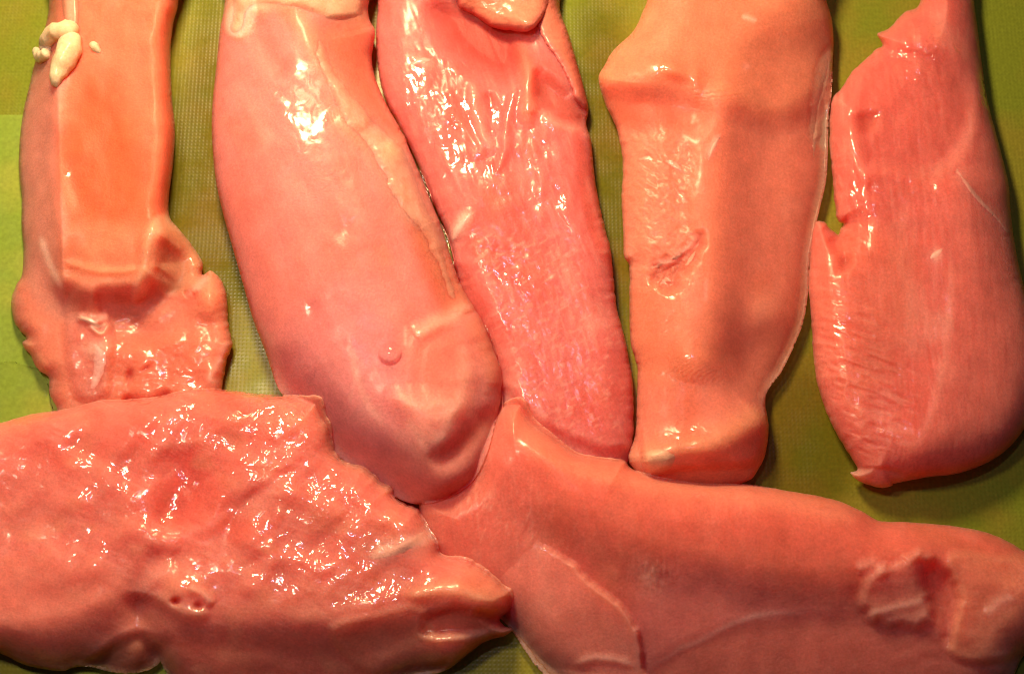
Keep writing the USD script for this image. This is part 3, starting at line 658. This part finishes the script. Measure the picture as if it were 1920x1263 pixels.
# piece 6: the wet, wrinkled one at the lower left
P6 = Body([(-140, 830), (-60, 800), (0, 792), (60, 776), (130, 765), (190, 750), (240, 748), (300, 742), (345, 731), (400, 728), (480, 737), (560, 741), (598, 742), (607, 752), (611, 778), (622, 800), (626, 838), (632, 850), (650, 868), (676, 872), (697, 884), (716, 902), (736, 915), (738, 928), (755, 940), (785, 955), (805, 985), (822, 1015), (829, 1037), (880, 1046), (920, 1070), (946, 1096), (961, 1106), (955, 1142), (938, 1160), (946, 1172), (963, 1180), (945, 1192), (905, 1205), (870, 1232), (830, 1258), (760, 1275), (690, 1330), (500, 1350), (350, 1310), (312, 1262), (290, 1210), (300, 1240), (270, 1258), (225, 1262), (170, 1250), (140, 1250), (112, 1257), (50, 1246), (10, 1228), (-60, 1200), (-140, 1180)],
          17.0, 4.0, 58, grain(20, 120, 0.03, a=0.2) + [
    R([(-140, 790), (300, 700), (640, 720), (780, 930), (840, 1030), (960, 1060), (940, 1150), (780, 1150), (640, 1190), (400, 1175), (320, 1160), (260, 1100), (180, 1170), (40, 1200), (-140, 1160)], 90, h=5.0),
    L((470, 1160), (480, 1285), h=-11.0, within=R([(300, 1130), (620, 1150), (800, 1180), (800, 1400), (290, 1400)], 90)), R([(330, 1180), (440, 1190), (620, 1205), (700, 1240), (640, 1360), (330, 1350), (300, 1220)], 40, c=(0.74, 0.26, 0.22), a=0.6, w=0.08),
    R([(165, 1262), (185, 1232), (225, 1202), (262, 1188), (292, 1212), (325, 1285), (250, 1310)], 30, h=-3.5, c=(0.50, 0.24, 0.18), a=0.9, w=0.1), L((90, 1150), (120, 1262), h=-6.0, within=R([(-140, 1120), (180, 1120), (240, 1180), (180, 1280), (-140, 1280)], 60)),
    S([(340, 830), (350, 900), (320, 960), (310, 990)], 48, h=-2.2, c=(0.80, 0.17, 0.16), a=0.9), G(345, 940, 60, 50, 0, h=-1.6, c=(0.76, 0.20, 0.17), a=0.6),
    S([(230, 1000), (290, 1010), (340, 1030)], 26, h=1.5), S([(330, 1050), (300, 1075), (275, 1100), (265, 1130)], 16, h=1.4, c=PALE, a=0.3),
    S([(268, 1110), (262, 1150), (275, 1190), (300, 1240)], 30, h=-4.0, c=(0.70, 0.27, 0.22), a=0.5), S([(280, 1110), (320, 1135), (350, 1150), (395, 1150)], 16, h=1.8, c=(0.86, 0.48, 0.40), a=0.7, w=0.85),
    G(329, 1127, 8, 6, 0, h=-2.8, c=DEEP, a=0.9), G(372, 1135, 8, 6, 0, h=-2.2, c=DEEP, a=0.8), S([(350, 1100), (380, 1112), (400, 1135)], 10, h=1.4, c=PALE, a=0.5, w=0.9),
    S([(545, 878), (500, 915), (460, 940), (420, 985)], 12, wob=6, h=-0.8), S([(180, 760), (165, 820), (150, 860)], 26, h=-1.4, c=(0.72, 0.33, 0.26), a=0.5),
    S([(430, 1000), (520, 1040), (630, 1060)], 20, wob=8, h=1.3), S([(480, 890), (560, 930), (650, 965)], 22, wob=8, h=1.2), S([(400, 770), (470, 800), (560, 800)], 22, wob=8, h=1.2), S([(100, 850), (200, 900), (260, 960)], 24, wob=8, h=1.2), G(335, 1105, 60, 34, 10, h=2.4), S([(655, 890), (700, 960), (790, 990)], 18, wob=6, h=1.2),
    S([(40, 1010), (160, 1050), (220, 1060)], 26, h=0.8), R([(30, 1050), (200, 1050), (250, 1120), (160, 1190), (20, 1200), (-60, 1140)], 50, w=0.12, c=(0.83, 0.38, 0.32), a=0.6, h=0.6), G(30, 1192, 26, 7, 10, w=0.7),
    S([(600, 750), (616, 800), (628, 845), (690, 880), (740, 925)], 16, ends=0.08, c=(0.78, 0.44, 0.32), a=0.6, h=-0.6),
    S([(690, 1045), (720, 1035), (780, 1010), (815, 990)], 17, wob=7, h=1.0, c=WHITE, a=0.75, w=0.75),
    R([(760, 1110), (860, 1085), (940, 1090), (950, 1140), (880, 1140), (800, 1140)], 50, h=1.6, c=(0.85, 0.42, 0.28), a=0.7), S([(770, 1120), (830, 1105), (900, 1125), (940, 1155)], 15, ends=0.2, wob=5, h=0.6, c=(0.95, 0.60, 0.44), a=0.7, w=0.8),
    R([(800, 1155), (870, 1142), (930, 1160), (940, 1185), (870, 1190), (800, 1190)], 26, wob=4, h=-3.0, c=(0.72, 0.24, 0.18), a=0.7, w=0.2), S([(780, 1190), (850, 1195), (940, 1180)], 9, h=1.0, c=(0.78, 0.46, 0.40), a=0.6),
    R([(620, 1180), (700, 1150), (790, 1140), (830, 1240), (690, 1260)], 22, h=1.2, c=(0.82, 0.36, 0.26), a=0.5, w=0.4),
    R([(260, 730), (600, 735), (760, 940), (820, 1020), (760, 1130), (640, 1150), (460, 1100), (400, 1000), (330, 960), (300, 850)], 60, w=2.4), R([(0, 830), (260, 800), (320, 960), (400, 1080), (240, 1070), (40, 1000)], 70, w=1.5), G(60, 960, 40, 70, 10, w=0.75, c=ROSE, a=0.4), R([(340, 920), (400, 935), (440, 1010), (400, 1060), (340, 1010)], 34, w=0.15),
    N(85, 50, 130, 133, 2, h=2.1, within=R([(0, 780), (600, 735), (820, 1000), (900, 1090), (640, 1160), (400, 1130), (40, 1080)], 90)), N(46, 30, 140, 130, 2, h=0.75, within=R([(260, 735), (600, 735), (760, 940), (820, 1020), (900, 1090), (640, 1150), (460, 1100), (330, 960)], 60)),
    N(20, 12, 40, 131, 2, h=0.16, within=R([(0, 800), (260, 735), (600, 735), (760, 940), (820, 1020), (900, 1090), (640, 1150), (400, 1090), (40, 1040)], 60)),
    N(60, 40, 0, 132, 2, c=(0.86, 0.48, 0.36), a=0.5, lo=0.1, hi=0.7)],
          (0.83, 0.34, 0.31), 0.4, ramp=16, jag=lambda q: 0.9 + 2.6 * ((q[:, 0] > 560) & (q[:, 1] < 1200)), below=[P1, P2, P7], jagscale=11, tmin=2.0)


def piece(body, name, label):
    c = body.poly.centroid
    o = at(c.x, c.y, 0.0)
    t = thing(name, label, 'chicken breast', o)
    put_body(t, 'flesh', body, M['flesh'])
    return t


T1 = piece(P1, 'chicken_breast', 'orange-pink raw chicken piece with a yellow fat curl on its left edge')
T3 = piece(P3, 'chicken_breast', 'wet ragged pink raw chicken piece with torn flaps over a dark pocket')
T4 = piece(P4, 'chicken_breast', 'smooth orange raw chicken piece with rough torn patch and upturned pale foot')
T5 = piece(P5, 'chicken_breast', 'rightmost raw chicken piece with a wrinkled left edge and a small notch')
T7 = piece(P7, 'chicken_breast', 'long raw chicken piece lying crosswise at the lower right with a tear near its end')
T2 = piece(P2, 'chicken_breast', 'big smooth rounded raw chicken piece with a pale fat band and air bubble')
T6 = piece(P6, 'chicken_breast', 'glistening wrinkled raw chicken piece lying over its neighbours at the lower left')


def z1(body, u, v):
    return float(body.top(np.array([[u, v]], float))[0][0]) / 1000


def fat_tube(parent, name, body, pts, radii, lift=0.25, tint=(0.86, 0.55, 0.36), label=None):
    """pts: (u, v, extra height in mm); rests on the body."""
    P = [at(u, v, (z1(body, u, v) if body.inside(np.array([[u, v]], float))[0] else 0.004) + h / 1000 + lift * r * PX) for (u, v, h), r in zip(pts, radii)]
    V, F = tube(P, np.array(radii) * PX)
    put(parent, name, V, F, M['fat'], np.repeat([tint], len(V), 0), np.full(len(V), 0.35), label)


# piece 1's fat
fat_tube(T1, 'fat_curl', P1, [(132, 44, -.5), (126, 58, 1), (106, 61, 2), (90, 78, 1.5), (94, 94, .5)], [15, 21, 18, 17, 13], label='yellow-white curl of fat')
fat_tube(T1, 'fat_strip', P1, [(128, 66, 1.5), (130, 92, 1), (118, 118, .5), (108, 142, 0), (107, 165, -.5)], [19, 24, 22, 15, 8], label='yellow-white strip of fat')
fat_tube(T1, 'fat_lump', P1, [(70, 96, 2), (76, 106, 2), (92, 98, 1.5)], [9, 13, 11])
fat_tube(T1, 'fat_lump', P1, [(172, 82, -.6), (179, 89, -.4), (187, 98, -.8)], [6, 11, 5])
overlay(T1, 'membrane', P1, [(108, -120), (112, 0), (122, 50), (140, 60), (150, 20), (140, -120)], 0.7, (0.86, 0.60, 0.46), wet=0.4)
# piece 3's flaps and tendon
overlay(T3, 'torn_flap', P3, [(740, -120), (800, -60), (850, -10), (862, 15), (890, 30), (920, 50), (955, 58), (985, 60), (1004, 50), (1020, 30), (1034, 0), (1036, -60), (1036, -120)], 4.6, (0.85, 0.45, 0.32), [N(20, 12, 0, 140, 2, h=0.5), S([(900, 20), (980, 40)], 14, w=0.8)], wet=0.5, mat='flap', R=26, jag=2.0, crisp=True, lift=lambda P: 3.0 * smooth((P[:, 1] - 0) / 50), label='pale torn flap folded over the pocket')
overlay(T3, 'side_flap', P3, [(1000, -120), (1005, 30), (1022, 80), (1050, 120), (1068, 160), (1080, 190), (1102, 202), (1084, 130), (1064, 60), (1050, 20), (1030, -80)], 2.4, (0.84, 0.40, 0.30), [N(20, 12, 0, 141, 2, h=0.4)], wet=0.25, mat='flap', R=20, jag=1.2, crisp=True)
# piece 7's inner fillet lying along its left end
# piece 2: fat band, knob of fat, membrane over the end, air bubble
overlay(T2, 'fat_band', P2, [(600, 60), (640, 140), (690, 200), (735, 250), (775, 300), (800, 370), (830, 440), (845, 500), (862, 560), (840, 560), (815, 500), (785, 440), (745, 390), (712, 330), (680, 270), (640, 230), (618, 180), (588, 110)], 0.8, (0.98, 0.62, 0.52), [N(24, 14, 60, 170, 2, h=0.6), N(30, 18, 60, 171, 2, c=(0.84, 0.40, 0.28), a=0.6, lo=0, hi=.6), G(735, 280, 20, 24, 0, c=FAT, a=0.8, h=0.5)], wet=0.25, R=22, jag=6, mixin=34, label='pale yellowish fat band')
overlay(T2, 'fat_cap', P2, [(425, -120), (432, 10), (426, 55), (440, 68), (458, 55), (468, 20), (500, 12), (560, 20), (620, 42), (672, 36), (690, 10), (690, -120)], 1.0, (0.88, 0.70, 0.52), [N(30, 18, 20, 190, 2, h=0.7), G(470, 0, 30, 24, c=(0.90, 0.82, 0.66), a=0.8)], wet=0.35, R=18, jag=1.5, label='pale fat cap')
overlay(T4, 'fat_patch', P4, [(1190, 866), (1212, 838), (1244, 834), (1274, 852), (1262, 884), (1228, 898)], 0.6, FAT, [], wet=0.8, mat='thin', R=24, mixin=26, label='pale yellow fat patch')
overlay(T4, 'skin_edge', P4, ribbon([(1557, 80), (1552, 150), (1541, 210), (1530, 262), (1524, 300)], [4, 14, 26, 22, 6]), 0.35, (0.80, 0.60, 0.46), [N(16, 9, 80, 200, 2, h=0.6)], wet=2.5, R=9, jag=1.0, mixin=7, label='shiny translucent skin edge')

def soft(parent, name, host, pts, widths, t, tint, wet, label=None, jag=1.5):
    w = max(widths)
    t = min(t, w * 0.2 * 0.055)
    overlay(parent, name, host, ribbon(pts, widths), t, tint, [N(16, 9, 40, 230, 2, h=0.25 * t)], wet=wet, mat='thin', R=w * 0.5, mixin=w * 0.4, jag=jag, label=label)


soft(T3, 'tendon', P3, [(846, 458), (856, 434), (872, 412), (888, 396)], [8, 22, 20, 8], 0.5, (1.15, 0.98, 0.92), 0.8, 'whitish tendon')
soft(T3, 'fat_flecks', P3, [(765, 122), (790, 114), (812, 112)], [8, 20, 8], 0.5, (1.1, 0.85, 0.8), 0.8)
soft(T5, 'sinew', P5, [(1792, 316), (1830, 368), (1868, 408), (1892, 440)], [8, 13, 12, 6], 0.3, (1.0, 0.66, 0.60), 0.3, 'pale sinew line')
soft(T5, 'fat_fleck', P5, [(1742, 486), (1756, 476), (1768, 466)], [8, 18, 8], 0.4, (1.1, 0.85, 0.75), 0.6)
soft(T6, 'fat_streak', P6, [(688, 1048), (715, 1034), (750, 1028), (785, 1008), (812, 990)], [14, 40, 32, 34, 12], 0.14, (1.02, 0.72, 0.62), 1.5, 'white fat streak', jag=4)
for pts, w in (([(1216, 504), (1236, 496), (1252, 490)], 14), ([(1250, 488), (1272, 480), (1286, 470)], 13), ([(1236, 534), (1250, 524), (1262, 528)], 15), ([(1284, 500), (1298, 482), (1304, 468)], 11), ([(1240, 300), (1262, 306), (1280, 322)], 20), ([(1262, 350), (1280, 372), (1282, 396)], 16), ([(1196, 300), (1212, 296), (1226, 300)], 12)):
    soft(T4, 'torn_scrap', P4, pts, [5, w, 5], 0.9, (1.02, 0.66, 0.54), 0.5, jag=3.0)
soft(T4, 'sinew', P4, [(1352, 250), (1338, 276), (1328, 302)], [5, 12, 6], 0.5, (1.05, 0.78, 0.66), 0.3)
soft(T1, 'fat_streak', P1, [(142, 592), (165, 600), (188, 612), (202, 600)], [8, 18, 18, 8], 0.9, (1.1, 0.88, 0.74), 1.5, jag=3)
soft(T1, 'membrane', P1, [(170, 640), (186, 662), (182, 700), (170, 735)], [14, 44, 34, 16], 0.5, (1.05, 0.80, 0.80), 2.5, 'shiny white membrane patch', jag=4)

M['bead'] = usdkit.material(stage, '/World/Looks/clear_bead', {
    't': ('transparent_bsdf', {'color': (0.97, 0.94, 0.92)}), 'g': ('glossy_bsdf', {'color': (1, 1, 1), 'roughness': 0.07}),
    'f': ('fresnel', {'IOR': 1.33}), 'm': ('mix_closure', {})}, [('f.fac', 'm.fac'), ('t.BSDF', 'm.closure1'), ('g.BSDF', 'm.closure2')], surface='m.closure')
for run in ([(786, 318), (800, 352), (812, 384)], [(826, 420), (842, 462), (852, 500)], [(906, 606), (924, 644), (938, 690)], [(942, 740), (936, 775), (930, 800)], [(918, 850), (900, 888), (868, 922)]):
    P = [at(u, v, 0.0105) for u, v in run]
    Vt_, Ft_ = tube(P, [2.0 * PX, 4.5 * PX, 2.0 * PX], sides=10, n=40)
    put(T2, 'juice_bead', Vt_, Ft_, M['bead'])

# air bubble under the film of piece 2
bz = z1(P2, 733, 664)
lat = np.linspace(0, math.pi / 2, 12)
lon = np.linspace(0, 2 * math.pi, 32, endpoint=False)
C0 = at(733, 664, bz - 0.0004)
r = 25 * PX
Vb = np.array([[C0[0] + r * math.sin(t) * math.cos(p), C0[1] + r * math.sin(t) * math.sin(p), C0[2] + 0.42 * r * math.cos(t) ** 2] for t in lat for p in lon])
Fb = np.array([f for i in range(11) for j in range(32) for f in ((i * 32 + j, (i + 1) * 32 + j, (i + 1) * 32 + (j + 1) % 32), (i * 32 + j, (i + 1) * 32 + (j + 1) % 32, i * 32 + (j + 1) % 32))])
M['bubble'] = usdkit.material(stage, '/World/Looks/bubble_film', {
    't': ('transparent_bsdf', {'color': (0.98, 0.96, 0.95)}), 'g': ('glossy_bsdf', {'color': (1, 1, 1), 'roughness': 0.08}),
    'f': ('fresnel', {'IOR': 1.25}), 'm': ('mix_closure', {})}, [('f.fac', 'm.fac'), ('t.BSDF', 'm.closure1'), ('g.BSDF', 'm.closure2')], surface='m.closure')
put(T2, 'air_bubble', Vb, Fb, M['bubble'], label='small clear air bubble')


# ------------------------------------------------------------------ juice on the board
def puddle(outline, label, t=0.5, z0=0.0, name='meat_juice', R=14, mat='film'):
    b = Body(outline, t, 0.03, R, [N(30, 20, 0, 210, 2, h=0.12)], (1, 1, 1), jag=7.0, jagscale=20, floor=0.02, ramp=8)
    c = b.poly.centroid
    o = at(c.x, c.y, z0)
    T = thing(name, label, 'juice puddle', o)
    V, F, _, _ = b.mesh(5.0)
    put(T, 'puddle', at(V[:, 0], V[:, 1], V[:, 2] / 1000 + z0), F, M[mat])


puddle([(-60, 690), (0, 676), (40, 684), (78, 700), (92, 740), (98, 775), (50, 786), (-60, 800)], 'clear juice pooled on the smooth panel beside the lower left meat', z0=0.0006, t=0.2)

import os
if os.environ.get('TRIS'):
    print(sum(len(UsdGeom.Mesh(p).GetFaceVertexCountsAttr().Get()) for p in stage.Traverse() if p.IsA(UsdGeom.Mesh)))
